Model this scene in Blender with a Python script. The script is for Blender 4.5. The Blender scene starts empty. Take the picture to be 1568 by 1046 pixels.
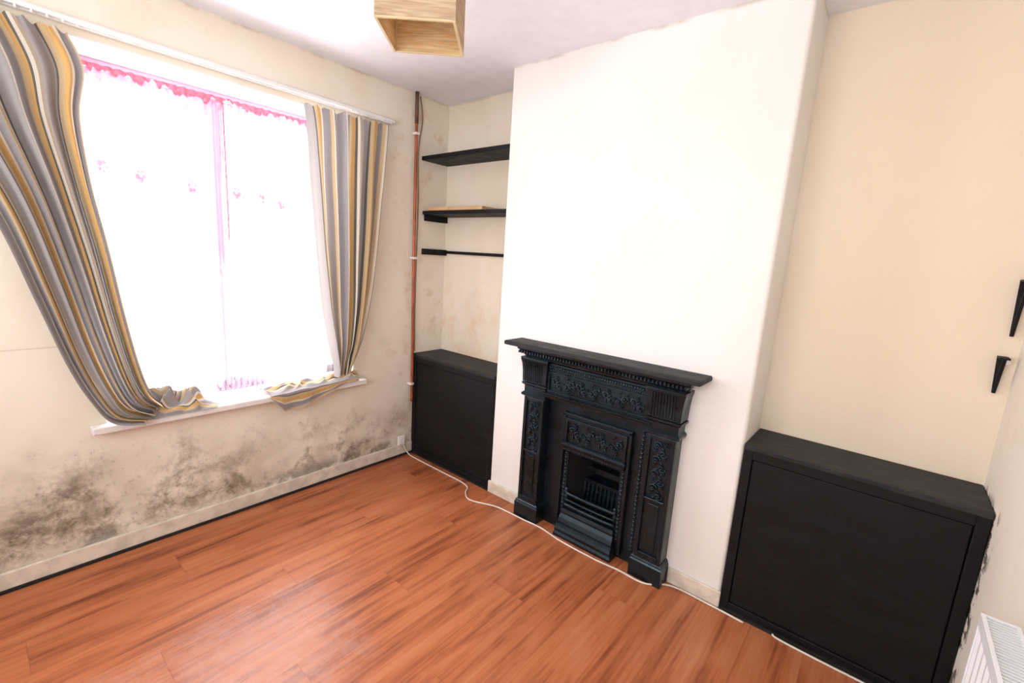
import bpy, bmesh, math, random
from mathutils import Vector, Matrix, noise
random.seed(7)
SC=bpy.context.scene
COL=bpy.context.collection
H=2.45; D=0.268; X1=0.798; X2=2.18; W=2.905; HL=0.745; HR=0.762
YB=-3.7

# ---------------------------------------------------------------- helpers
def lin(r,g,b):
    def f(c):
        c/=255.0
        return c/12.92 if c<=0.04045 else ((c+0.055)/1.055)**2.4
    return (f(r),f(g),f(b),1.0)

class NT:
    def __init__(s,name):
        s.m=bpy.data.materials.new(name); s.m.use_nodes=True
        s.t=s.m.node_tree; s.t.nodes.clear()
        s.out=s.t.nodes.new('ShaderNodeOutputMaterial')
    def n(s,typ,**kw):
        nd=s.t.nodes.new(typ)
        for k,v in kw.items(): setattr(nd,k,v)
        return nd
    def l(s,a,b): s.t.links.new(a,b)
    def set(s,sock,v):
        if isinstance(v,bpy.types.NodeSocket): s.l(v,sock)
        else: sock.default_value=v
    def pos(s):
        if not hasattr(s,'_p'): s._p=s.n('ShaderNodeNewGeometry').outputs['Position']
        return s._p
    def sep(s,v):
        x=s.n('ShaderNodeSeparateXYZ'); s.l(v,x.inputs[0]); return x.outputs
    def scalev(s,v,sc):
        m=s.n('ShaderNodeMapping'); s.l(v,m.inputs['Vector']); m.inputs['Scale'].default_value=sc; return m.outputs[0]
    def noise(s,vec,scale,detail=3,rough=0.55,dist=0.0):
        x=s.n('ShaderNodeTexNoise'); s.l(vec,x.inputs['Vector'])
        x.inputs['Scale'].default_value=scale; x.inputs['Detail'].default_value=detail
        x.inputs['Roughness'].default_value=rough; x.inputs['Distortion'].default_value=dist
        return x.outputs[0]
    def math(s,op,a,b=0.0,clamp=False):
        x=s.n('ShaderNodeMath',operation=op,use_clamp=clamp)
        s.set(x.inputs[0],a); s.set(x.inputs[1],b); return x.outputs[0]
    def mul(s,*a):
        r=a[0]
        for b in a[1:]: r=s.math('MULTIPLY',r,b)
        return r
    def rng(s,v,a,b,c=0.0,d=1.0,smooth=True):
        x=s.n('ShaderNodeMapRange'); 
        if smooth: x.interpolation_type='SMOOTHSTEP'
        s.set(x.inputs[0],v)
        for i,k in enumerate((a,b,c,d)): x.inputs[1+i].default_value=k
        return x.outputs[0]
    def mix(s,f,a,b,blend='MIX'):
        x=s.n('ShaderNodeMix',data_type='RGBA',blend_type=blend)
        s.set(x.inputs[0],f); s.set(x.inputs[6],a); s.set(x.inputs[7],b); return x.outputs[2]
    def ramp(s,f,stops,interp='LINEAR'):
        x=s.n('ShaderNodeValToRGB'); s.set(x.inputs[0],f); r=x.color_ramp; r.interpolation=interp
        while len(r.elements)<len(stops): r.elements.new(0.5)
        for e,(p,c) in zip(r.elements,stops): e.position=p; e.color=c
        return x.outputs[0]
    def bump(s,h,strength=0.3,dist=0.01):
        x=s.n('ShaderNodeBump'); s.l(h,x.inputs['Height']); x.inputs['Strength'].default_value=strength
        x.inputs['Distance'].default_value=dist; return x.outputs[0]
    def bsdf(s,color,rough=0.6,metal=0.0,normal=None,spec=0.5,tint=None):
        b=s.n('ShaderNodeBsdfPrincipled'); s.set(b.inputs['Base Color'],color); s.set(b.inputs['Roughness'],rough)
        s.set(b.inputs['Metallic'],metal); s.set(b.inputs['Specular IOR Level'],spec)
        if tint: b.inputs['Specular Tint'].default_value=tint
        if normal is not None: s.l(normal,b.inputs['Normal'])
        return b.outputs[0]
    def fin(s,sh):
        s.l(sh,s.out.inputs[0]); return s.m

def simple(name,c,rough=0.5,metal=0.0,bs=0,bstr=0.2,spec=0.5,var=0.15):
    t=NT(name); n=t.noise(t.pos(),14,2)
    col=t.mix(t.rng(n,0.35,0.7),c,tuple(min(1,k*(1-var)) for k in c[:3])+(1,))
    nor=None
    if bs: nor=t.bump(t.noise(t.pos(),bs,2),bstr,0.004)
    return t.fin(t.bsdf(col,rough,metal,nor,spec))

def wallmat(name,base,second,kind='plain'):
    t=NT(name); p=t.pos(); x,y,z=t.sep(p)
    big=t.noise(p,1.3,2,0.5); med=t.noise(p,5,4,0.6)
    col=t.mix(t.rng(big,0.38,0.68),base,second)
    if kind!='plain': col=t.mix(t.mul(t.rng(med,0.48,0.75),0.20),col,lin(208,190,158))
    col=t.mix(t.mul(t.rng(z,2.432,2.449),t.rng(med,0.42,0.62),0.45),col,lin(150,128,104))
    if kind=='window':
        wob=t.mul(t.math('SUBTRACT',t.noise(p,2.6,3,0.6),0.5),0.60)
        zz=t.math('ADD',z,wob)
        grime=t.mul(t.rng(zz,0.66,0.20),t.rng(med,0.34,0.62))
        col=t.mix(t.mul(grime,0.42),col,lin(164,148,126))
        m1=t.noise(t.scalev(p,(1,1,1.15)),4.6,5,0.68,0.35); m2=t.noise(p,34,4,0.8)
        left=t.rng(y,-0.4,-2.1,-0.01,0.13)
        hfall=t.mul(t.rng(zz,0.52,0.16),t.rng(z,0.075,0.14,0.4,1.0))
        thr=t.math('ADD',t.math('ADD',m1,t.mul(m2,0.40)),left)
        mould=t.mul(t.rng(thr,0.70,0.88),hfall)
        col=t.mix(t.mul(mould,0.58),col,lin(124,108,84))
        core=t.mul(t.rng(thr,0.82,0.98),hfall)
        col=t.mix(t.mul(core,0.62),col,lin(64,56,44))
        speck=t.mul(t.rng(m2,0.60,0.66),t.rng(thr,0.66,0.80),t.rng(zz,0.62,0.35))
        col=t.mix(t.mul(speck,0.35),col,lin(74,64,50))
        ln=t.mul(t.rng(z,0.17,0.10),t.rng(t.noise(p,3.3,4,0.7),0.49,0.57))
        col=t.mix(t.mul(ln,0.55),col,lin(78,64,48))
        st=t.mul(t.rng(y,-0.66,-0.30),t.rng(t.noise(p,5.5,4,0.7),0.52,0.68))
        col=t.mix(t.mul(st,0.36),col,lin(190,154,106))
        sm=t.mul(t.rng(t.math('ABSOLUTE',t.math('SUBTRACT',z,0.985)),0.004,0.0015),t.rng(y,-2.02,-2.05))
        col=t.mix(t.mul(sm,0.35),col,lin(170,155,135))
    if kind=='alcove':
        st=t.mul(t.rng(z,1.6,0.9),t.rng(t.noise(p,3.6,4,0.7),0.44,0.64),t.rng(x,0.9,0.6))
        col=t.mix(t.mul(st,0.38),col,lin(218,174,122))
        s2=t.mul(t.rng(z,2.2,2.45),t.rng(x,0.8,0.5))
        col=t.mix(t.mul(s2,0.30),col,lin(200,184,158))
        col=t.mix(t.mul(t.rng(x,2.1,2.3),0.85),col,lin(235,218,195))
    if kind=='right':
        chip=t.mul(t.rng(y,-0.35,-0.30),t.rng(z,0.80,0.74),t.rng(t.noise(p,12,4,0.7),0.50,0.56))
        col=t.mix(chip,col,lin(70,66,62))
        col=t.mix(t.mul(t.rng(t.noise(p,3,4,0.7),0.5,0.7),0.25),col,lin(222,206,184))
    return t.fin(t.bsdf(col,0.75,0,t.bump(t.noise(p,34,4,0.75),0.32,0.004),0.2))

M={}
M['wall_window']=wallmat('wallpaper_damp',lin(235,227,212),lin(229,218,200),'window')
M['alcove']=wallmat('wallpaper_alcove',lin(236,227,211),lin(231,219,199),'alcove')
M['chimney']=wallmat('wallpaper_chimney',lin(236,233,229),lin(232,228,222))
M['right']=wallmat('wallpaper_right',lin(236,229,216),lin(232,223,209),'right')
M['ceil']=simple('ceiling_paint',lin(240,239,245),0.85,bs=60,bstr=0.15,var=0.04)
M['reveal']=simple('reveal_paint',lin(240,238,240),0.6,var=0.05)
M['gloss']=simple('white_gloss_paint',lin(230,226,222),0.35,var=0.08)
M['skirt']=simple('skirting_paint',lin(226,215,198),0.45,var=0.22)
M['black']=simple('black_gap',lin(26,24,24),0.8)
def floormat():
    t=NT('laminate_floor'); p=t.pos(); x,y,z=t.sep(p)
    pw=0.193; pl=1.28
    row=t.math('FLOOR',t.math('DIVIDE',x,pw)); fx=t.math('FRACT',t.math('DIVIDE',x,pw))
    off=t.math('FRACT',t.mul(row,0.381))
    yy=t.math('ADD',t.math('DIVIDE',y,pl),off)
    cell=t.math('FLOOR',yy); fy=t.math('FRACT',yy)
    wn=t.n('ShaderNodeTexWhiteNoise',noise_dimensions='2D')
    cv=t.n('ShaderNodeCombineXYZ'); t.l(row,cv.inputs[0]); t.l(cell,cv.inputs[1]); t.l(cv.outputs[0],wn.inputs['Vector'])
    rnd=wn.outputs[0]
    shift=t.n('ShaderNodeVectorMath',operation='ADD'); t.l(p,shift.inputs[0])
    c2=t.n('ShaderNodeCombineXYZ'); t.l(t.mul(rnd,3.0),c2.inputs[0]); t.l(t.mul(rnd,7.0),c2.inputs[1]); t.l(c2.outputs[0],shift.inputs[1])
    g1=t.noise(t.scalev(shift.outputs[0],(18,1.0,1)),1.0,5,0.62,0.6)
    g2=t.noise(t.scalev(shift.outputs[0],(85,2.4,1)),1.0,3,0.65,0.2)
    g3=t.noise(t.scalev(shift.outputs[0],(10,2.2,1)),1.0,3,0.6,0.5)
    g=t.math('ADD',t.mul(g1,0.46),t.math('ADD',t.mul(g2,0.24),t.mul(g3,0.30)))
    col=t.ramp(g,[(0.37,lin(112,58,34)),(0.44,lin(152,84,50)),(0.51,lin(178,104,64)),(0.64,lin(192,124,84))])
    col=t.mix(t.mul(t.math('SUBTRACT',rnd,0.5,True),0.3),col,lin(142,74,44))
    seam=t.math('MAXIMUM',t.rng(t.math('ABSOLUTE',t.math('SUBTRACT',fx,0.5)),0.491,0.5,0,1,False),
                t.rng(t.math('ABSOLUTE',t.math('SUBTRACT',fy,0.5)),0.498,0.5,0,1,False))
    col=t.mix(t.mul(seam,0.30),col,lin(92,44,28))
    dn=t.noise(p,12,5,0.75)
    glare_reg=t.mul(t.rng(x,0.70,0.78),t.rng(x,1.36,1.26),t.rng(y,-1.38,-1.44),t.rng(y,-2.6,-2.2))
    col=t.mix(t.mul(glare_reg,t.rng(dn,0.38,0.62),0.15),col,lin(190,174,176))  # window glare painted into the floor colour as a pale mottled patch
    rough=t.math('ADD',t.rng(dn,0.3,0.7,0.30,0.38),t.mul(g2,0.08))
    bmp=t.bump(t.math('SUBTRACT',t.mul(g2,0.15),seam),0.12,0.002)
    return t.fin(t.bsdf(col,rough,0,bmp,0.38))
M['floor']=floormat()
def blackwood(name,c1,c2,r,spec=0.25):
    t=NT(name); p=t.pos()
    g=t.noise(t.scalev(p,(4,12,12)),2,4,0.65)
    col=t.mix(t.rng(g,0.4,0.75),c1,c2)
    return t.fin(t.bsdf(col,t.rng(g,0.3,0.7,r,r+0.2),0,t.bump(t.noise(p,70,3,0.7),0.3,0.003),spec))
M['blackwood']=blackwood('black_painted_wood',lin(15,15,18),lin(22,22,25),0.5)
M['blacktop']=blackwood('black_painted_top',lin(24,25,28),lin(50,50,50),0.5,0.35)
def iron():
    t=NT('black_cast_iron'); p=t.pos()
    f=t.noise(p,10,3,0.6)
    col=t.mix(t.rng(f,0.45,0.75),lin(12,17,22),lin(22,28,34))
    return t.fin(t.bsdf(col,t.rng(f,0.3,0.7,0.26,0.40),0.0,t.bump(t.noise(p,90,3),0.2,0.003),0.6,(0.62,0.86,1.0,1)))
M['iron']=iron()
M['soot']=simple('sooty_iron',lin(18,18,20),0.75,bs=40,bstr=0.4)
M['copper']=simple('copper_pipe',lin(176,96,62),0.38,0.5,var=0.35)
M['plastic']=simple('white_plastic',lin(234,232,228),0.4,var=0.05)
M['cable']=simple('cable_white',lin(226,218,206),0.5,var=0.1)
M['cabledark']=simple('cable_brown',lin(150,128,104),0.6)
M['lag']=simple('tarnished_pipe_end',lin(96,66,50),0.5)
M['pine']=simple('pine_board',lin(206,168,124),0.6,var=0.2)
M['rim']=simple('pale_wood_rim',lin(216,190,148),0.6,var=0.15)
M['frame']=simple('window_frame_paint',lin(240,196,214),0.5,var=0.05)
M['radiator']=simple('radiator_enamel',lin(232,233,236),0.3,var=0.03)

def fabric():
    t=NT('striped_curtain_fabric')
    uv=t.n('ShaderNodeUVMap'); uv.uv_map='UVMap'; u,v,_=t.sep(uv.outputs[0])
    f=t.math('FRACT',u)
    G=lin(168,164,164); G2=lin(150,147,150); C=lin(222,212,196); T=lin(204,180,142); O=lin(210,168,106); K=lin(100,102,100); B=lin(172,157,138)
    st=[(0.0,G),(0.17,C),(0.19,G2),(0.28,T),(0.33,O),(0.375,K),(0.395,C),(0.43,B),(0.47,G),(0.63,K),(0.65,T),(0.70,O),(0.78,C),(0.81,G2),(0.90,T),(0.94,C),(0.97,K)]
    col=t.ramp(f,st,'CONSTANT')
    w=t.noise(t.scalev(uv.outputs[0],(240,420,1)),1.0,1,0.5)
    col=t.mix(t.mul(t.rng(w,0.35,0.7),0.28),col,lin(124,116,106))
    d=t.n('ShaderNodeBsdfDiffuse'); t.l(col,d.inputs[0]); tr=t.n('ShaderNodeBsdfTranslucent'); t.l(col,tr.inputs[0])
    mx=t.n('ShaderNodeMixShader'); mx.inputs[0].default_value=0.19; t.l(d.outputs[0],mx.inputs[1]); t.l(tr.outputs[0],mx.inputs[2])
    return t.fin(mx.outputs[0])
M['fabric']=fabric()
def net(name,col,alpha,trl=0.7,sc=60,da=0.1):
    t=NT(name); p=t.pos()
    d=t.n('ShaderNodeBsdfDiffuse'); d.inputs[0].default_value=col; tr=t.n('ShaderNodeBsdfTranslucent'); tr.inputs[0].default_value=col
    m1=t.n('ShaderNodeMixShader'); m1.inputs[0].default_value=trl; t.l(d.outputs[0],m1.inputs[1]); t.l(tr.outputs[0],m1.inputs[2])
    tp=t.n('ShaderNodeBsdfTransparent'); m2=t.n('ShaderNodeMixShader')
    if da: t.l(t.rng(t.noise(p,sc,2,0.6),0.38,0.62,max(0,alpha-da),min(1,alpha+da)),m2.inputs[0])
    else: m2.inputs[0].default_value=alpha
    t.l(tp.outputs[0],m2.inputs[1]); t.l(m1.outputs[0],m2.inputs[2])
    return t.fin(m2.outputs[0])
M['net']=net('net_curtain_sheer',lin(252,246,250),0.3,da=0)
M['netpink']=net('net_curtain_pink_lace',lin(222,132,154),0.94,0.11,90,0.06)
M['netpale']=net('net_curtain_pale_pink',lin(238,190,214),0.94,0.10,50,0.06)
M['netfaint']=net('net_curtain_faint_lilac',lin(232,212,232),0.93,0.13,30,0.07)
def paper(name,a,b,c):
    t=NT(name); tc=t.n('ShaderNodeTexCoord'); o=tc.outputs['Object']
    g=t.noise(t.scalev(o,(6,6,60)),1.0,3,0.6,1.4)
    w=t.noise(t.scalev(o,(14,14,320)),1.0,1,0.5)
    col=t.ramp(g,[(0.35,a),(0.5,b),(0.65,c)])
    col=t.mix(t.mul(t.rng(w,0.4,0.65),0.25),col,lin(176,142,96))
    d=t.n('ShaderNodeBsdfDiffuse'); t.l(col,d.inputs[0]); tr=t.n('ShaderNodeBsdfTranslucent'); t.l(col,tr.inputs[0])
    mx=t.n('ShaderNodeMixShader'); mx.inputs[0].default_value=0.5; t.l(d.outputs[0],mx.inputs[1]); t.l(tr.outputs[0],mx.inputs[2])
    return t.fin(mx.outputs[0])
M['paper']=paper('lampshade_paper',lin(216,192,158),lin(230,212,184),lin(238,226,206))
M['paperin']=paper('lampshade_lining',lin(240,212,160),lin(250,228,184),lin(252,238,208))

def empty(name,loc=(0,0,0)):
    e=bpy.data.objects.new(name,None); e.location=loc; e.empty_display_size=0.1; COL.objects.link(e); return e
def mk(name,bm,mats,parent=None,smooth=False,bevel=0,seg=2,recalc=True):
    if recalc: bmesh.ops.recalc_face_normals(bm,faces=bm.faces)
    me=bpy.data.meshes.new(name); bm.to_mesh(me); bm.free()
    if not isinstance(mats,(list,tuple)): mats=[mats]
    for m in mats: me.materials.append(m)
    o=bpy.data.objects.new(name,me); COL.objects.link(o)
    if parent: o.parent=parent
    if smooth:
        for f in me.polygons: f.use_smooth=True
    if bevel:
        b=o.modifiers.new('bevel','BEVEL'); b.width=bevel; b.segments=seg; b.limit_method='ANGLE'; b.angle_limit=0.6
        b.harden_normals=False
    return o
def box(bm,x0,x1,y0,y1,z0,z1,mi=0):
    v=[bm.verts.new((x,y,z)) for x in (x0,x1) for y in (y0,y1) for z in (z0,z1)]
    for q in ((0,1,3,2),(4,6,7,5),(0,4,5,1),(2,3,7,6),(0,2,6,4),(1,5,7,3)):
        f=bm.faces.new([v[i] for i in q]); f.material_index=mi
    return v
def tube(bm,pts,r,n=8,taper=None,cap=True):
    pts=[Vector(p) for p in pts]; rings=[]
    up=None
    for i,p in enumerate(pts):
        a=pts[max(0,i-1)]; b=pts[min(len(pts)-1,i+1)]; t=(b-a)
        if t.length<1e-9: t=Vector((0,0,1))
        t.normalize()
        if up is None:
            up=Vector((0,0,1)) if abs(t.z)<0.9 else Vector((1,0,0))
        s=t.cross(up); s.normalize(); up=s.cross(t); up.normalize()
        rr=r*(taper(i/(len(pts)-1)) if taper else 1)
        rings.append([bm.verts.new(p+(s*math.cos(2*math.pi*k/n)+up*math.sin(2*math.pi*k/n))*rr) for k in range(n)])
    for A,B in zip(rings,rings[1:]):
        for k in range(n): bm.faces.new((A[k],A[(k+1)%n],B[(k+1)%n],B[k]))
    if cap:
        bm.faces.new(rings[0][::-1]); bm.faces.new(rings[-1])
def blob(bm,c,rx,ry,rz,seg=8,rot=0):
    m=Matrix.Translation(c)@Matrix.Rotation(rot,4,'Y')@Matrix.Diagonal((rx,ry,rz,1))
    bmesh.ops.create_uvsphere(bm,u_segments=seg,v_segments=6,radius=1,matrix=m)
def smoothpts(pts,n=8):
    P=[Vector(p) for p in pts]; out=[]
    for i in range(len(P)-1):
        p0=P[max(0,i-1)];p1=P[i];p2=P[i+1];p3=P[min(len(P)-1,i+2)]
        for k in range(n):
            t=k/n
            out.append(0.5*((2*p1)+(p2-p0)*t+(2*p0-5*p1+4*p2-p3)*t*t+(3*p1-p0-3*p2+p3)*t**3))
    out.append(P[-1]); return out
def loft(bm,xl,xr,yf,yb,rings):
    R=[]
    for z,o in rings:
        R.append([bm.verts.new(c) for c in ((xl-o,yb,z),(xl-o,yf-o,z),(xr+o,yf-o,z),(xr+o,yb,z))])
    for A,B in zip(R,R[1:]):
        for k in range(4): bm.faces.new((A[k],A[(k+1)%4],B[(k+1)%4],B[k]))
    bm.faces.new(R[0][::-1]); bm.faces.new(R[-1])

# ---------------------------------------------------------------- room shell
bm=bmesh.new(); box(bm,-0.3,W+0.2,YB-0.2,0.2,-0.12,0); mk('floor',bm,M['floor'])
bm=bmesh.new(); box(bm,-0.3,W+0.2,YB-0.2,0.2,H,H+0.12); mk('ceiling',bm,M['ceil'])
OY0,OY1,OZ0,OZ1=-1.93,-0.73,0.60,2.185
bm=bmesh.new()
box(bm,-0.28,0,YB,OY0,0,H); box(bm,-0.28,0,OY1,0,0,H); box(bm,-0.28,0,OY0,OY1,0,OZ0); box(bm,-0.28,0,OY0,OY1,OZ1,H)
mk('wall_left',bm,M['wall_window'])
bm=bmesh.new(); box(bm,-0.28,W+0.15,0,0.15,0,H); mk('wall_back',bm,M['alcove'])
bm=bmesh.new(); box(bm,W,W+0.15,YB,0,0,H); mk('wall_right',bm,M['right'])
bm=bmesh.new(); box(bm,-0.28,W+0.15,YB-0.15,YB,0,H); mk('wall_front',bm,M['chimney'])
bm=bmesh.new()
box(bm,-0.28,0.001,OY0,OY0+0.006,OZ0,OZ1); box(bm,-0.28,0.001,OY1-0.006,OY1,OZ0,OZ1); box(bm,-0.28,0.001,OY0,OY1,OZ1-0.006,OZ1)
mk('trim_1',bm,M['reveal'])
FX0,FX1,FZ1=1.35,1.69,0.47
bm=bmesh.new()
r=0.016; prof=[(X1,0)]
for k in range(6):
    a=math.pi+ (math.pi/2)*k/5; prof.append((X1+r+r*math.cos(a),-D+r+r*math.sin(a)))
prof+=[(FX0,-D),(FX1,-D)]
for k in range(6):
    a=1.5*math.pi+(math.pi/2)*k/5; prof.append((X2-r+r*math.cos(a),-D+r+r*math.sin(a)))
prof.append((X2,0))
zs=[0,0.02,FZ1,H]
G=[[bm.verts.new((x,y,z)) for z in zs] for x,y in prof]
for i in range(len(prof)-1):
    for j in range(3):
        if abs(prof[i][0]-FX0)<1e-6 and abs(prof[i+1][0]-FX1)<1e-6 and j==1: continue
        f=bm.faces.new((G[i][j],G[i+1][j],G[i+1][j+1],G[i][j+1])); f.smooth=True
mk('chimney_breast_wall',bm,M['chimney'],recalc=False)

bm=bmesh.new(); box(bm,0,0.016,YB,-0.27,0.012,0.085); mk('baseboard_left',bm,M['skirt'],bevel=0.004)
bm=bmesh.new(); box(bm,0,0.024,YB,-0.27,0,0.012); mk('trim_2',bm,M['black'])
bm=bmesh.new(); box(bm,X1-0.004,1.070,-D-0.014,-D,0.0,0.075); mk('baseboard_back',bm,M['skirt'],bevel=0.004)
bm=bmesh.new(); box(bm,1.95,X2+0.004,-D-0.014,-D,0.0,0.075); mk('baseboard_back.001',bm,M['skirt'],bevel=0.004)
bm=bmesh.new(); box(bm,0.02,X1,-D-0.012,-D,0,0.008); box(bm,X2+0.005,W-0.01,-D-0.014,-D,0,0.008); mk('trim_3',bm,M['black'])
bm=bmesh.new(); box(bm,W-0.016,W,YB,-D-0.02,0,0.085); mk('baseboard_right',bm,M['skirt'],bevel=0.004)

# ---------------------------------------------------------------- window
e=empty('window_1',(-0.25,-1.33,0.62))
def kid(o,e): 
    o.parent=e; o.matrix_parent_inverse=Matrix.Translation(e.location).inverted(); return o
bm=bmesh.new()
xa,xb=-0.275,-0.225
zb=0.632
box(bm,xa,xb,OY0+0.006,OY0+0.066,zb,OZ1-0.006); box(bm,xa,xb,OY1-0.066,OY1-0.006,zb,OZ1-0.006)
box(bm,xa,xb,OY0+0.006,OY1-0.006,zb,zb+0.06); box(bm,xa,xb,OY0+0.006,OY1-0.006,OZ1-0.066,OZ1-0.006)
box(bm,xa,xb,-1.415,-1.345,zb+0.06,OZ1-0.066)
kid(mk('casement_frame',bm,M['frame'],bevel=0.005),e)
bm=bmesh.new(); box(bm,-0.22,0.0,OY0+0.006,OY1-0.006,0.600,0.632); box(bm,0.0,0.062,-1.985,-0.672,0.600,0.632)
mk('trim_4',bm,M['gloss'],bevel=0.006)
def netmesh(name,y0,y1,z0,z1,x,amp,n,mat,par,ruf=0.0,ny=160,nz=12,jag=0,zt=0):
    bm=bmesh.new(); g=[]
    for i in range(ny+1):
        u=i/ny; row=[]
        zlow=z0+jag*noise.noise(Vector((u*45,2.5,0.3)))+0.5*jag*noise.noise(Vector((u*130,7.5,0.3)))
        ztop=z1+zt*noise.noise(Vector((u*30,12.5,0.3)))+0.5*zt*noise.noise(Vector((u*90,7.5,3.3)))
        for j in range(nz+1):
            v=j/nz
            xx=x+amp*math.sin(u*n*2*math.pi+math.sin(v*3)*0.7)+ruf*noise.noise(Vector((u*60,v*4,1)))
            row.append(bm.verts.new((xx,y0+(y1-y0)*u,zlow+(ztop-zlow)*v)))
        g.append(row)
    for i in range(ny):
        for j in range(nz): bm.faces.new((g[i][j],g[i+1][j],g[i+1][j+1],g[i][j+1]))
    return kid(mk(name,bm,mat,smooth=True),par)
ne=empty('net_curtain',(-0.19,-1.33,2.15))
netmesh('sheer_panel_a',-1.385,OY1-0.02,0.64,2.14,-0.19,0.007,12,M['net'],ne,ny=90,nz=6)
netmesh('sheer_panel_b',OY0+0.02,-1.375,0.64,2.14,-0.192,0.007,10,M['net'],ne,ny=90,nz=6)
netmesh('ruffled_heading',OY0+0.02,OY1-0.02,2.122,2.148,-0.172,0.006,30,M['netpink'],ne,ruf=0.01,ny=400,nz=3,jag=0.03)
netmesh('gathered_heading',OY0+0.02,OY1-0.02,2.085,2.128,-0.176,0.005,30,M['netpale'],ne,ruf=0.01,ny=400,nz=3,jag=0.05)
netmesh('panel_hem_a',-1.402,-1.372,1.30,2.13,-0.178,0.003,2,M['netpale'],ne,ny=16,nz=30,jag=0.1)
netmesh('panel_hem_b',-1.352,-1.342,1.45,2.13,-0.178,0.002,2,M['netpink'],ne,ny=8,nz=30)
netmesh('panel_hem_c',-1.372,-1.352,1.75,2.13,-0.180,0.002,2,M['netpale'],ne,ny=8,nz=20,jag=0.3)
netmesh('panel_hem_d',-1.410,-1.385,0.645,1.30,-0.180,0.003,2,M['netfaint'],ne,ny=10,nz=20)
netmesh('gathered_foot',-1.45,-1.20,0.640,0.695,-0.165,0.008,9,M['netfaint'],ne,ruf=0.02,ny=120,nz=5,jag=0.0,zt=0.045)
bm=bmesh.new(); tube(bm,[(-0.185,OY0+0.008,2.135),(-0.185,OY1-0.008,2.135)],0.004); kid(mk('net_wire',bm,M['plastic']),ne)
bm=bmesh.new()
for (y,z) in ((-1.83,1.735),(-1.70,1.72),(-1.50,1.70),(-1.30,1.70),(-1.18,1.68),(-1.07,1.67)):
    for k in range(5):
        a=k*1.256+y*9; rr=0.013+0.006*math.sin(y*40+k)
        blob(bm,(-0.180,y+0.013*math.cos(a),z+0.020*math.sin(a)),0.0015,rr*0.55,rr*0.8,8)
kid(mk('lace_sprigs',bm,M['netpale'],smooth=True),ne)

# ---------------------------------------------------------------- curtains
def P(y,z,x):   # centre line point hung off the wall
    s=(2.5572-x)/2.5572
    return Vector((x,-2.2636+(y+2.2636)*s,1.4533+(z-1.4533)*s))
def interp(keys,t):
    n=len(keys)-1; f=t*n; i=min(int(f),n-1); k=f-i
    p0=keys[max(0,i-1)];p1=keys[i];p2=keys[i+1];p3=keys[min(n,i+2)]
    return 0.5*((2*p1)+(p2-p0)*k+(2*p0-5*p1+4*p2-p3)*k*k+(3*p1-p0-3*p2+p3)*k**3)
def grid_obj(name,fn,nu,nv,urep,u0=0):
    bm=bmesh.new(); uvl=bm.loops.layers.uv.new('UVMap'); uvs={}; g=[]
    for j in range(nv+1):
        row=[]
        for i in range(nu+1):
            u=i/nu;v=j/nv; vt=bm.verts.new(fn(u,v)); uvs[vt]=(u0+u*urep,v); row.append(vt)
        g.append(row)
    for j in range(nv):
        for i in range(nu):
            f=bm.faces.new((g[j][i],g[j][i+1],g[j+1][i+1],g[j+1][i]))
            for lp in f.loops: lp[uvl].uv=uvs[lp.vert]
    return mk(name,bm,M['fabric'],smooth=True,recalc=False)
def curtain(name,Lk,Rk,n,amp,urep,seed,u0=0.0,nu=190,nv=100):
    def fn(u,v):
        L=interp(Lk,v); R=interp(Rk,v)
        base=L.lerp(R,u)
        ph=u*n*2*math.pi+1.5*noise.noise(Vector((u*2.6,v*0.7,seed+3)))+1.0*math.sin(u*5+seed)
        a=amp*(0.55+0.6*min(1,v*1.8))*(1.0+0.9*noise.noise(Vector((u*4,v*0.8,seed))))
        a*=(1-0.35*max(0,(v-0.8)/0.2))
        s=math.sin(ph); s=math.copysign(abs(s)**0.75,s)
        dx=a*s+0.010*noise.noise(Vector((u*7,v*4,seed)))*min(1,v*4)
        dx+=0.014*max(0,v-0.30)*math.sin(u*40+v*7+3*noise.noise(Vector((u*4,v*4,seed+9))))
        hd=max(0,1-v*14); dx+=hd*0.004*math.sin(u*n*8*math.pi)
        return base+Vector((dx,0,0.006*hd*math.sin(u*n*4*math.pi)))
    return grid_obj(name,fn,nu,nv,urep,u0)
def mound(u,v,seed):
    q=noise.noise(Vector((u*2.2+seed,v*3.2,2.2))); q2=noise.noise(Vector((u*5+seed,v*7,5.1)))
    ridge=(1-abs(math.sin(v*8.0+u*3.0+q*4)))**1.2
    return 0.028+0.080*ridge+0.03*abs(q2)+0.04*abs(q)
cl=empty('striped_curtain',(0.08,-2.15,2.2))
Lk=[P(-2.50,2.200,.085),P(-2.42,1.98,.09),P(-2.30,1.75,.10),P(-2.18,1.48,.11),P(-2.10,1.17,.11),P(-2.035,0.91,.11),P(-1.975,.74,.108),P(-1.91,.630,.105),P(-1.80,.595,.10)]
Rk=[P(-1.925,2.190,.08),P(-1.885,2.07,.085),P(-1.912,1.90,.09),P(-1.900,1.66,.09),P(-1.865,1.40,.09),P(-1.83,1.10,.085),P(-1.795,.86,.075),P(-1.765,.74,.065),P(-1.725,.675,.055)]
kid(curtain('curtain_drop',Lk,Rk,7,0.030,1.9,1.0,0.02),cl)
def pile(u,v):
    y=-1.86+0.33*v; x=0.075-0.19*u
    edge=min(1,min(v,1-v)*6)*min(1,min(u,1-u)*5)
    z=0.634+mound(u,v,0)*edge*(1-0.30*v)
    return Vector((x+0.012*noise.noise(Vector((u*6,v*6,9))),y+0.03*math.sin(u*5)*(v),z))
kid(grid_obj('bunched_hem',pile,70,90,1.5,0.20),cl)
cr=empty('striped_curtain',(0.08,-0.75,2.2))
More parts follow.
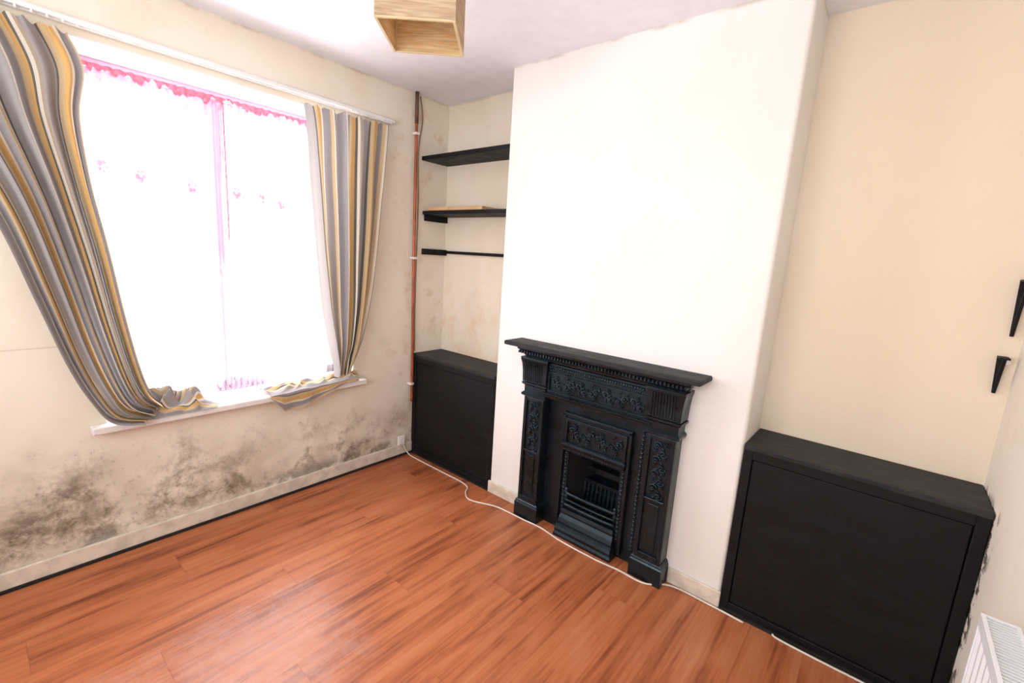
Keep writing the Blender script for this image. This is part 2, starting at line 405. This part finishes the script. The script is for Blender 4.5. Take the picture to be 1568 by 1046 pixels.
Lk=[P(-1.015,2.190,.08),P(-1.00,2.08,.08),P(-.985,1.85,.08),P(-.965,1.60,.08),P(-.945,1.35,.08),P(-.92,1.08,.08),P(-.88,.85,.075),P(-.86,.73,.07),P(-.86,.665,.065)]
Rk=[P(-.50,2.205,.08),P(-.512,2.08,.085),P(-.535,1.86,.085),P(-.56,1.62,.09),P(-.585,1.38,.09),P(-.62,1.12,.09),P(-.68,.90,.09),P(-.73,.77,.085),P(-.76,.675,.075)]
kid(curtain('curtain_drop',Lk,Rk,5,0.028,1.45,4.0,0.53),cr)
def tail(u,v):
    y=-0.74-0.53*v
    drop=0.105*max(0,math.sin(min(1,(v)/0.86)*math.pi/2))**2*(1 if v<0.86 else max(0,1-(v-0.86)/0.14*0.85))
    w=0.045+0.10*min(1,v*2)
    if u<0.6:
        k=u/0.6; x=0.078-w*(1-k); z=0.640+0.35*mound(1-k,v*1.5,4)*math.sin(min(1,k*1.05)*math.pi)*(1-v*0.3)+0.02*(1-v)
    else:
        k=(u-0.6)/0.4; x=0.078+0.007*math.sin(v*22)*k; z=0.640-drop*k+0.02*(1-v)*(1-k)
    z+=0.005*noise.noise(Vector((u*8,v*8,3)))
    return Vector((x,y,z))
kid(grid_obj('draped_tail',tail,60,80,0.9,0.05),cr)
tr=empty('curtain_track',(0.03,-1.5,2.22))
bm=bmesh.new(); box(bm,0,0.022,-3.0,-0.47,2.212,2.245); kid(mk('track_batten',bm,M['gloss'],bevel=0.004),tr)
bm=bmesh.new(); box(bm,0.022,0.040,-3.0,-0.475,2.218,2.234)
for k in range(50):
    yy=-0.5-k*0.011 if k<25 else -1.9-(k-25)*0.04
    box(bm,0.034,0.044,yy-0.003,yy+0.003,2.206,2.220)
kid(mk('track_rail',bm,M['plastic'],bevel=0.002),tr)

# ---------------------------------------------------------------- cupboards
def cupboard(name,x0,x1,h,panel=None):
    e=empty(name,((x0+x1)/2,-D/2,0))
    bm=bmesh.new()
    yf=-D+0.0
    box(bm,x0,x0+0.035,yf,yf+0.02,0.0,h-0.022); box(bm,x1-0.035,x1,yf,yf+0.02,0.0,h-0.022)
    box(bm,x0+0.035,x1-0.035,yf,yf+0.02,h-0.06,h-0.022); box(bm,x0+0.035,x1-0.035,yf,yf+0.02,0,0.04)
    kid(mk('face_frame',bm,M['blackwood'],bevel=0.003),e)
    bm=bmesh.new(); box(bm,x0+0.038,x1-0.038,yf+0.005,yf+0.02,0.043,h-0.063); kid(mk('door_panel',bm,M['blackwood'],bevel=0.003),e)
    bm=bmesh.new(); box(bm,x0,x1,yf-0.008,-0.001,h-0.022,h); kid(mk('top_board',bm,M['blacktop'],bevel=0.004),e)
    bm=bmesh.new(); box(bm,x0,x0+0.018,yf+0.02,-0.002,0,h-0.022); box(bm,x1-0.018,x1,yf+0.02,-0.002,0,h-0.022); kid(mk('side_boards',bm,M['blackwood']),e)
    return e
cupboard('alcove_cupboard',0.002,X1-0.002,HL)
cupboard('alcove_cupboard',X2+0.002,W-0.002,HR)

# ---------------------------------------------------------------- shelves
e=empty('alcove_shelf',(0.4,-0.1,2.07))
bm=bmesh.new(); box(bm,0.002,X1-0.002,-0.232,-0.002,2.052,2.078); kid(mk('shelf_board',bm,M['blackwood'],bevel=0.003),e)
e=empty('alcove_shelf',(0.4,-0.1,1.72))
bm=bmesh.new(); box(bm,0.002,X1-0.002,-0.215,-0.002,1.704,1.728); kid(mk('shelf_board',bm,M['blackwood'],bevel=0.003),e)
bm=bmesh.new(); box(bm,0.002,0.022,-0.20,-0.002,1.664,1.704); box(bm,X1-0.022,X1-0.002,-0.20,-0.002,1.664,1.704); kid(mk('battens',bm,M['blackwood'],bevel=0.002),e)
bm=bmesh.new(); box(bm,0.05,0.56,-0.212,-0.05,1.729,1.750); mk('loose_pine_board',bm,M['pine'],bevel=0.002)
e=empty('shelf_batten',(0.2,-0.1,1.46))
bm=bmesh.new(); box(bm,0.002,0.024,-0.215,-0.002,1.437,1.477); kid(mk('side_batten',bm,M['blackwood'],bevel=0.002),e)
bm=bmesh.new(); box(bm,0.024,X1-0.002,-0.02,-0.002,1.452,1.472); kid(mk('back_batten',bm,M['blackwood'],bevel=0.002),e)

# ---------------------------------------------------------------- pipe etc
e=empty('copper_pipe',(0.03,-0.295,0))
bm=bmesh.new(); tube(bm,smoothpts([(0.028,-0.30,2.449),(0.028,-0.30,1.8),(0.027,-0.298,1.2),(0.028,-0.292,0.7),(0.028,-0.29,0.40)]),0.0095,12); kid(mk('pipe',bm,M['copper'],smooth=True),e)
for z in (2.2,1.41,0.53):
    bm=bmesh.new(); box(bm,0.001,0.042,-0.314,-0.282,z-0.008,z+0.008); kid(mk('pipe_clip',bm,M['plastic'],bevel=0.003),e)
bm=bmesh.new(); tube(bm,[(0.028,-0.300,2.449),(0.028,-0.300,2.40),(0.028,-0.300,2.26)],0.0120,12); kid(mk('pipe_joint',bm,M['lag'],smooth=True),e)
bm=bmesh.new(); tube(bm,smoothpts([(0.004,-0.255,2.44),(0.006,-0.235,2.3),(0.005,-0.262,2.1),(0.005,-0.255,1.75),(0.005,-0.262,1.2),(0.005,-0.258,0.76)]),0.004,8); mk('wall_cable',bm,M['cabledark'],smooth=True)
bm=bmesh.new(); box(bm,0.0165,0.034,-0.40,-0.345,0.09,0.155); box(bm,0.034,0.038,-0.392,-0.353,0.098,0.147); mk('telephone_socket',bm,M['plastic'],bevel=0.004)
e=empty('floor_cable')
c1=[(0.03,-0.36,0.09),(0.05,-0.33,0.02),(0.12,-0.325,0.006),(0.43,-0.325,0.005),(0.60,-0.325,0.005),(0.68,-0.345,0.005),(0.72,-0.40,0.005),(0.80,-0.44,0.005),(0.95,-0.385,0.005),(1.05,-0.375,0.005),(1.15,-0.372,0.005),(1.28,-0.365,0.005),(1.42,-0.385,0.005),(1.62,-0.388,0.005),(1.75,-0.376,0.005),(1.88,-0.374,0.005),(1.98,-0.30,0.005),(2.15,-0.295,0.005),(2.29,-0.30,0.005)]
bm=bmesh.new(); tube(bm,smoothpts(c1),0.0042,8); kid(mk('cable_run',bm,M['cable'],smooth=True),e)
bm=bmesh.new(); tube(bm,smoothpts([(2.395,-0.29,0.012),(2.42,-0.293,0.005),(2.55,-0.297,0.005),(2.73,-0.296,0.005),(2.87,-0.30,0.005)]),0.0042,8); kid(mk('cable_end',bm,M['cable'],smooth=True),e)

# ---------------------------------------------------------------- brackets
def bracket(z,hh,dep,x):
    e=empty('shelf_bracket',(x,0,z))
    bm=bmesh.new()
    def prism(front,yA,yB):
        A=[bm.verts.new((a,yA,b)) for a,b in front]; B=[bm.verts.new((a,yB,b)) for a,b in front]
        n=len(front); bm.faces.new(A); bm.faces.new(B[::-1])
        for k in range(n): bm.faces.new((A[k],B[k],B[(k+1)%n],A[(k+1)%n]))
    prism([(x-0.013,z),(x+0.013,z),(x+0.005,z-hh),(x-0.005,z-hh)],-0.006,-0.001)
    box(bm,x-0.013,x+0.013,-dep,-0.001,z-0.006,z)
    cur=[(-dep*0.95,z-0.006),(-dep*0.62,z-hh*0.30),(-dep*0.36,z-hh*0.62),(-0.010,z-hh)]
    for (ya,za),(yb2,zb2) in zip(cur,cur[1:]):
        v=[bm.verts.new(c) for c in ((x-0.004,ya,za),(x+0.004,ya,za),(x+0.004,yb2,zb2),(x-0.004,yb2,zb2),(x-0.004,ya+0.012,za),(x+0.004,ya+0.012,za),(x+0.004,yb2+0.006,zb2),(x-0.004,yb2+0.006,zb2))]
        for q in ((0,1,2,3),(7,6,5,4),(0,3,7,4),(1,5,6,2)): bm.faces.new([v[i] for i in q])
    kid(mk('bracket_body',bm,M['blackwood']),e)
bracket(1.485,0.19,0.075,2.876); bracket(1.225,0.13,0.06,2.868)
bm=bmesh.new(); tube(bm,[(2.884,-0.006,1.205),(2.884,-0.001,1.205)],0.008,10); mk('wall_plug',bm,M['plastic'])

# ---------------------------------------------------------------- radiator
e=empty('radiator',(2.86,-1.3,0.4))
bm=bmesh.new()
rx0,rx1,ry0,ry1,rz0,rz1=2.828,2.890,-1.75,-0.83,0.13,0.712
g=[]
n=88
for i in range(n+1):
    y=ry1-(ry1-ry0)*i/n; ph=(i%4); dx=(0,0.0,0.006,0.006)[ph]
    g.append((rx0+dx,y))
A=[bm.verts.new((x,y,rz0)) for x,y in g]; B=[bm.verts.new((x,y,rz0+0.03)) for x,y in g]; C=[bm.verts.new((x,y,rz1-0.03)) for x,y in g]
Dv=[bm.verts.new((rx0,y,rz1-0.012)) for x,y in g]
for i in range(n):
    for P1,P2 in ((A,B),(B,C),(C,Dv)): bm.faces.new((P1[i],P1[i+1],P2[i+1],P2[i]))
box(bm,rx0+0.012,rx1,ry0,ry1,rz0,rz1-0.03)
kid(mk('panels',bm,M['radiator']),e)
bm=bmesh.new(); box(bm,rx0-0.002,rx0+0.006,ry0,ry1,rz1-0.03,rz1); box(bm,rx1-0.006,rx1,ry0,ry1,rz1-0.03,rz1)
box(bm,rx0-0.002,rx1,ry1,ry1+0.006,rz0,rz1); box(bm,rx0-0.002,rx1,ry0-0.006,ry0,rz0,rz1)
k=ry1-0.008
while k>ry0: box(bm,rx0+0.006,rx1-0.006,k-0.004,k,rz1-0.010,rz1-0.002); k-=0.011
box(bm,2.889,2.904,-1.1,-1.06,0.3,0.6); box(bm,2.889,2.904,-1.55,-1.51,0.3,0.6)
kid(mk('top_grille',bm,M['radiator']),e)
bm=bmesh.new(); tube(bm,[(2.86,-0.835,0.16),(2.86,-0.80,0.16),(2.86,-0.80,0.0)],0.0075,10); kid(mk('tail_pipe',bm,M['copper'],smooth=True),e)

# ---------------------------------------------------------------- lampshade
e=empty('pendant_lampshade',(1.22,-1.21,2.148))
s=0.124; hh=0.235
def lampo(name,bm,mat,**k):
    o=mk(name,bm,mat,**k); o.parent=e; o.rotation_euler=(0,0,math.radians(40.5)); return o
for nm,so,si,mt in (('paper_sides',s,s-0.002,'paper'),('paper_lining',s-0.0025,s-0.004,'paperin')):
    bm=bmesh.new()
    for sx in (-1,1):
        box(bm,*(sorted((sx*so,sx*si))),-so,so,0.004,hh); box(bm,-si,si,*(sorted((sx*so,sx*si))),0.004,hh)
    lampo(nm,bm,M[mt])
bm=bmesh.new()
for z in (0,hh):
    for sx in (-1,1):
        a,b=sorted((sx*(s+0.001),sx*(s-0.008)))
        box(bm,a,b,-s,s,z,z+0.005); box(bm,-s+0.008,s-0.008,a,b,z,z+0.005)
for sx in (-1,1):
    for sy in (-1,1):
        a,b=sorted((sx*(s-0.004),sx*(s-0.010))); c,d=sorted((sy*(s-0.004),sy*(s-0.010)))
        box(bm,a,b,c,d,0.005,hh)
box(bm,-s,s,-0.004,0.004,hh-0.004,hh); box(bm,-0.004,0.004,-s,s,hh-0.004,hh)
lampo('wooden_rim',bm,M['rim'],bevel=0.001)
bm=bmesh.new(); tube(bm,[(0,0,hh-0.06),(0,0,hh+0.01)],0.018,16); tube(bm,[(0,0,hh),(0,0,H-2.15-0.03)],0.003,8); tube(bm,[(0,0,H-2.15-0.035),(0,0,H-2.149)],0.035,20)
lampo('flex_and_rose',bm,M['plastic'],smooth=False)
bm=bmesh.new(); blob(bm,(0,0,hh-0.105),0.029,0.029,0.038,16); tube(bm,[(0,0,hh-0.08),(0,0,hh-0.055)],0.013,14); lampo('bulb',bm,M['plastic'],smooth=True)

# ---------------------------------------------------------------- fireplace
F=empty('cast_iron_fireplace',(1.51,-0.30,0))
def fk(name,bm,mat='iron',**k): return kid(mk(name,bm,M[mat],**k),F)
XL,XR=1.09,1.93; YF=-0.338; BK=-D
bm=bmesh.new(); loft(bm,0.975,2.02,-0.415,BK,[(0.990,-0.004),(0.994,0),(1.008,0),(1.013,-0.005)]); fk('mantel_shelf',bm,'blacktop')
bm=bmesh.new(); loft(bm,XL,XR,YF,BK,[(0.925,0),(0.930,0.010),(0.940,0.012),(0.946,0.018),(0.958,0.022),(0.968,0.034),(0.974,0.044),(0.980,0.046),(0.990,0.046)]); fk('cornice',bm)
bm=bmesh.new(); box(bm,XL,XR,YF,BK,0.745,0.925)
box(bm,1.232,1.788,YF-0.010,YF,0.872,0.880); box(bm,1.232,1.788,YF-0.014,YF,0.915,0.925)
box(bm,1.232,1.788,YF-0.012,YF,0.775,0.783); box(bm,1.232,1.244,YF-0.010,YF,0.783,0.872); box(bm,1.776,1.788,YF-0.010,YF,0.783,0.872)
fk('entablature',bm,bevel=0.002)
bm=bmesh.new(); loft(bm,1.228,1.792,YF,BK,[(0.735,0.0),(0.740,0.012),(0.752,0.014),(0.758,0.020),(0.766,0.020)]); fk('lower_moulding',bm)
bm=bmesh.new()
for z,rr,st in ((0.905,0.0058,0.0140),(0.889,0.0042,0.0105)):
    x=1.24
    while x<1.785: blob(bm,(x,YF-0.004,z),rr,rr,rr,8); x+=st
x=1.045
while x<1.98:
    box(bm,x,x+0.009,YF-0.036,YF-0.02,0.952,0.966); x+=0.018
fk('bead_rows',bm,smooth=False)
def spiral(bm,cx,cz,y,r0,turns,dirn,start,r=0.0042,sgn=1):
    pts=[]
    n=20
    for i in range(n+1):
        t=i/n; a=start+dirn*turns*2*math.pi*t; rr=r0*(1-0.85*t)
        pts.append((cx+rr*math.cos(a),y-0.004-0.006*t,cz+rr*math.sin(a)))
    tube(bm,pts,r,6,taper=lambda t:1.15-0.5*t)
    blob(bm,pts[-1],r*1.6,r*1.6,r*1.6,6)
def flower(bm,cx,cz,y,r):
    for k in range(6):
        a=k*math.pi/3; blob(bm,(cx+r*0.6*math.cos(a),y-0.004,cz+r*0.6*math.sin(a)),r*0.42,r*0.5,r*0.28,6,-a)
    blob(bm,(cx,y-0.007,cz),r*0.3,r*0.5,r*0.3,6)
def scrollpanel(bm,x0,x1,z0,z1,y,units):
    w=(x1-x0)/units; h=z1-z0; zc=(z0+z1)/2
    for i in range(units):
        cx=x0+w*(i+0.5); s=1 if i%2==0 else -1
        spiral(bm,cx-w*0.22,zc+s*h*0.10,y,min(w*0.26,h*0.34),1.4,s,-s*math.pi/2)
        spiral(bm,cx+w*0.22,zc-s*h*0.10,y,min(w*0.26,h*0.34),1.4,s,s*math.pi/2)
        flower(bm,cx,zc+s*h*0.32,y,h*0.16); flower(bm,cx+w*0.48,zc,y,h*0.13)
        for k in range(3):
            blob(bm,(cx+w*0.3*math.cos(k*2.1),y-0.003,zc-s*h*0.36+0.006*k),h*0.12,0.005,h*0.05,6,s*(0.6+k*0.5))
        pts=[(x0+w*i+w*t/6,y-0.004,zc+h*0.33*math.sin(t/6*2*math.pi)*s) for t in range(7)]
        tube(bm,pts,0.0034,6)
bm=bmesh.new(); scrollpanel(bm,1.25,1.77,0.785,0.868,YF,7); fk('frieze_scrollwork',bm,smooth=True)
for side,xa in (('a',1.082),('b',1.796)):
    xb=xa+0.142
    bm=bmesh.new()
    loft(bm,xa+0.006,xb-0.006,YF-0.010,BK,[(0.795,0.0),(0.80,0.012),(0.86,0.014),(0.90,0.018),(0.925,0.024),(0.935,0.024)])
    x=xa+0.012
    while x<xb-0.014:
        tube(bm,[(x,YF-0.022,0.808),(x,YF-0.024,0.86),(x,YF-0.030,0.905),(x,YF-0.034,0.918)],0.0048,8); x+=0.0132
    loft(bm,xa,xb,YF-0.012,BK,[(0.715,0),(0.722,0.010),(0.732,0.010),(0.742,-0.002),(0.775,-0.002),(0.785,0.010),(0.795,0.010)])
    fk('pilaster_capital_'+side,bm)
    bm=bmesh.new(); box(bm,xa+0.006,xb-0.006,YF,BK,0.10,0.715)
    box(bm,xa+0.006,xa+0.024,YF-0.012,YF,0.10,0.715); box(bm,xb-0.024,xb-0.006,YF-0.012,YF,0.10,0.715)
    box(bm,xa+0.024,xb-0.024,YF-0.012,YF,0.40,0.412); box(bm,xa+0.024,xb-0.024,YF-0.012,YF,0.695,0.715); box(bm,xa+0.024,xb-0.024,YF-0.012,YF,0.10,0.135)
    xm=(xa+xb)/2; box(bm,xm-0.026,xm+0.026,YF-0.006,YF,0.155,0.385)
    fk('pilaster_shaft_'+side,bm,bevel=0.003)
    bm=bmesh.new()
    z=0.43
    i=0
    while z<0.69:
        s=1 if i%2 else -1
        spiral(bm,xm-0.015*s,z,YF,0.019,1.3,s,0); flower(bm,xm+0.022*s,z+0.012,YF,0.012)
        blob(bm,(xm+0.01*s,YF-0.002,z-0.012),0.014,0.006,0.005,6,0.7*s)
        z+=0.034; i+=1
    fk('pilaster_ornament_'+side,bm,smooth=True)
    bm=bmesh.new(); loft(bm,xa,xb,YF-0.012,BK,[(0,0.008),(0.085,0.008),(0.092,0.004),(0.098,0.004),(0.108,-0.004)]); fk('plinth_'+side,bm)
OX0,OX1,OT=1.372,1.668,0.455
bm=bmesh.new(); yb0,yb1=-0.284,BK
box(bm,1.218,OX0,yb0,yb1,0,0.745); box(bm,OX1,1.802,yb0,yb1,0,0.745); box(bm,OX0,OX1,yb0,yb1,OT,0.745)
box(bm,1.744,1.788,yb0-0.014,yb0,0.05,0.72)
fk('inner_field',bm,bevel=0.002)
bm=bmesh.new(); ix0,ix1=1.325,1.715
y0=-0.306
for xm,yy,z0,z1 in ((1.766,yb0-0.014,0.08,0.70),(1.356,y0+0.008,0.10,0.46),(1.684,y0+0.008,0.10,0.46)):
    z=z0
    while z<z1:
        blob(bm,(xm,yy,z),0.011,0.006,0.008,6); blob(bm,(xm,yy-0.001,z+0.011),0.005,0.005,0.005,6); z+=0.022
fk('inner_ornament',bm,smooth=True)
bm=bmesh.new()
box(bm,ix0,ix0+0.016,y0-0.006,yb0,0.03,0.675); box(bm,ix1-0.016,ix1,y0-0.006,yb0,0.03,0.675); box(bm,ix0,ix1,y0-0.006,yb0,0.659,0.677)
box(bm,ix0+0.016,ix0+0.046,y0+0.008,yb0,0.03,0.66); box(bm,ix1-0.046,ix1-0.016,y0+0.008,yb0,0.03,0.66)
fk('insert_frame',bm,bevel=0.003)
bm=bmesh.new()
box(bm,ix0+0.018,ix1-0.018,y0+0.002,yb0,0.49,0.655)
box(bm,ix0+0.02,ix1-0.02,y0-0.012,y0+0.002,0.635,0.652); box(bm,ix0+0.02,ix0+0.034,y0-0.012,y0+0.002,0.52,0.635); box(bm,ix1-0.034,ix1-0.02,y0-0.012,y0+0.002,0.52,0.635)
loft(bm,ix0+0.03,ix1-0.03,y0-0.006,yb0,[(0.470,-0.004),(0.476,0.01),(0.495,0.012),(0.503,0.018),(0.513,0.018),(0.522,0.006)])
fk('hood_plate',bm,bevel=0.002)
bm=bmesh.new(); scrollpanel(bm,ix0+0.04,ix1-0.04,0.53,0.63,y0,4)
x=ix0+0.03
while x<ix1-0.03: blob(bm,(x,y0-0.018,0.484),0.005,0.005,0.005,6); x+=0.012
fk('hood_scrollwork',bm,smooth=True)
bm=bmesh.new()
a=[(OX0,-0.283),(1.42,-0.07),(1.62,-0.07),(OX1,-0.283)]
lo=[bm.verts.new((x,y,0.004)) for x,y in a]; hi=[bm.verts.new((x,y,0.465)) for x,y in a]
for k in range(3): bm.faces.new((lo[k],lo[k+1],hi[k+1],hi[k]))
bm.faces.new(lo[::-1]); bm.faces.new(hi)
fk('firebox_lining',bm,'soot',recalc=False)
bm=bmesh.new()
box(bm,1.405,1.635,-0.135,-0.072,0.325,0.345); box(bm,1.395,1.645,-0.160,-0.072,0.262,0.280)
x=1.405
while x<1.64:
    tube(bm,[(x,-0.150,0.262),(x,-0.158,0.20),(x,-0.165,0.13)],0.009,8); blob(bm,(x,-0.156,0.222),0.012,0.008,0.012,6); x+=0.025
box(bm,1.395,1.645,-0.150,-0.10,0.13,0.262)
fk('fireback_pattern',bm)
bm=bmesh.new()
def bar(z,y,r,bow=0.0,xa=OX0-0.004,xb=OX1+0.004):
    pts=[(xa+(xb-xa)*t/12,y-bow*math.sin(math.pi*t/12),z) for t in range(13)]
    tube(bm,pts,r,8)
bar(0.232,-0.300,0.009,0.006); bar(0.196,-0.302,0.006,0.006); bar(0.168,-0.304,0.010,0.006)
for i in range(9):
    x=OX0+0.02+i*(OX1-OX0-0.04)/8; tube(bm,[(x,-0.30,0.160),(x,-0.12,0.145)],0.005,6)
for x in (OX0+0.004,OX1-0.004): tube(bm,[(x,-0.292,0.15),(x,-0.297,0.245)],0.009,8); blob(bm,(x,-0.297,0.252),0.012,0.012,0.012)
fk('grate_bars',bm,smooth=True)
bm=bmesh.new()
pr=[(-0.296,0.150),(-0.316,0.148),(-0.322,0.130),(-0.318,0.118),(-0.330,0.100),(-0.338,0.080),(-0.336,0.066),(-0.350,0.058),(-0.356,0.044),(-0.352,0.026),(-0.358,0.014),(-0.358,0.001),(-0.285,0.001)]
A=[bm.verts.new((1.368-(0.15-z)*0.12,y,z)) for y,z in pr]; B=[bm.verts.new((1.672+(0.15-z)*0.12,y,z)) for y,z in pr]
n=len(pr)
for k in range(n): bm.faces.new((A[k],B[k],B[(k+1)%n],A[(k+1)%n]))
bm.faces.new(A); bm.faces.new(B[::-1])
fk('ash_cover',bm)

# ---------------------------------------------------------------- lights
def area(name,loc,rot,sx,sy,p,col=(1,1,1)):
    l=bpy.data.lights.new(name,'AREA'); l.shape='RECTANGLE'; l.size=sx; l.size_y=sy; l.energy=p; l.color=col
    o=bpy.data.objects.new(name,l); o.location=loc; o.rotation_euler=rot; COL.objects.link(o); return o
area('daylight_window',(-0.75,-1.33,1.5),(0,-math.pi/2,0),2.4,2.6,170,(0.95,0.97,1.0))
area('room_fill_light',(1.7,-3.4,1.6),(math.radians(106),0,math.radians(12)),2.2,1.0,51,(0.97,0.98,1.0))
w=bpy.data.worlds.new('sky'); SC.world=w; w.use_nodes=True
bg=w.node_tree.nodes['Background']; bg.inputs[0].default_value=(0.93,0.96,1,1); bg.inputs[1].default_value=4.0

# ---------------------------------------------------------------- camera
yaw,pitch,roll=-0.6907,-0.1817,0.0625
f=Vector((math.sin(yaw)*math.cos(pitch),math.cos(yaw)*math.cos(pitch),math.sin(pitch)))
r_=Vector((math.cos(yaw),-math.sin(yaw),0)); u_=r_.cross(f)
r2=r_*math.cos(roll)+u_*math.sin(roll); u2=-r_*math.sin(roll)+u_*math.cos(roll)
cam=bpy.data.cameras.new('camera'); cam.lens=697.85/1568*36; cam.sensor_width=36; cam.clip_start=0.02
co=bpy.data.objects.new('camera',cam); COL.objects.link(co)
m=Matrix((( r2.x,u2.x,-f.x,2.5572),(r2.y,u2.y,-f.y,-2.2636),(r2.z,u2.z,-f.z,1.4533),(0,0,0,1)))
co.matrix_world=m; SC.camera=co
SC.view_settings.view_transform='Standard'
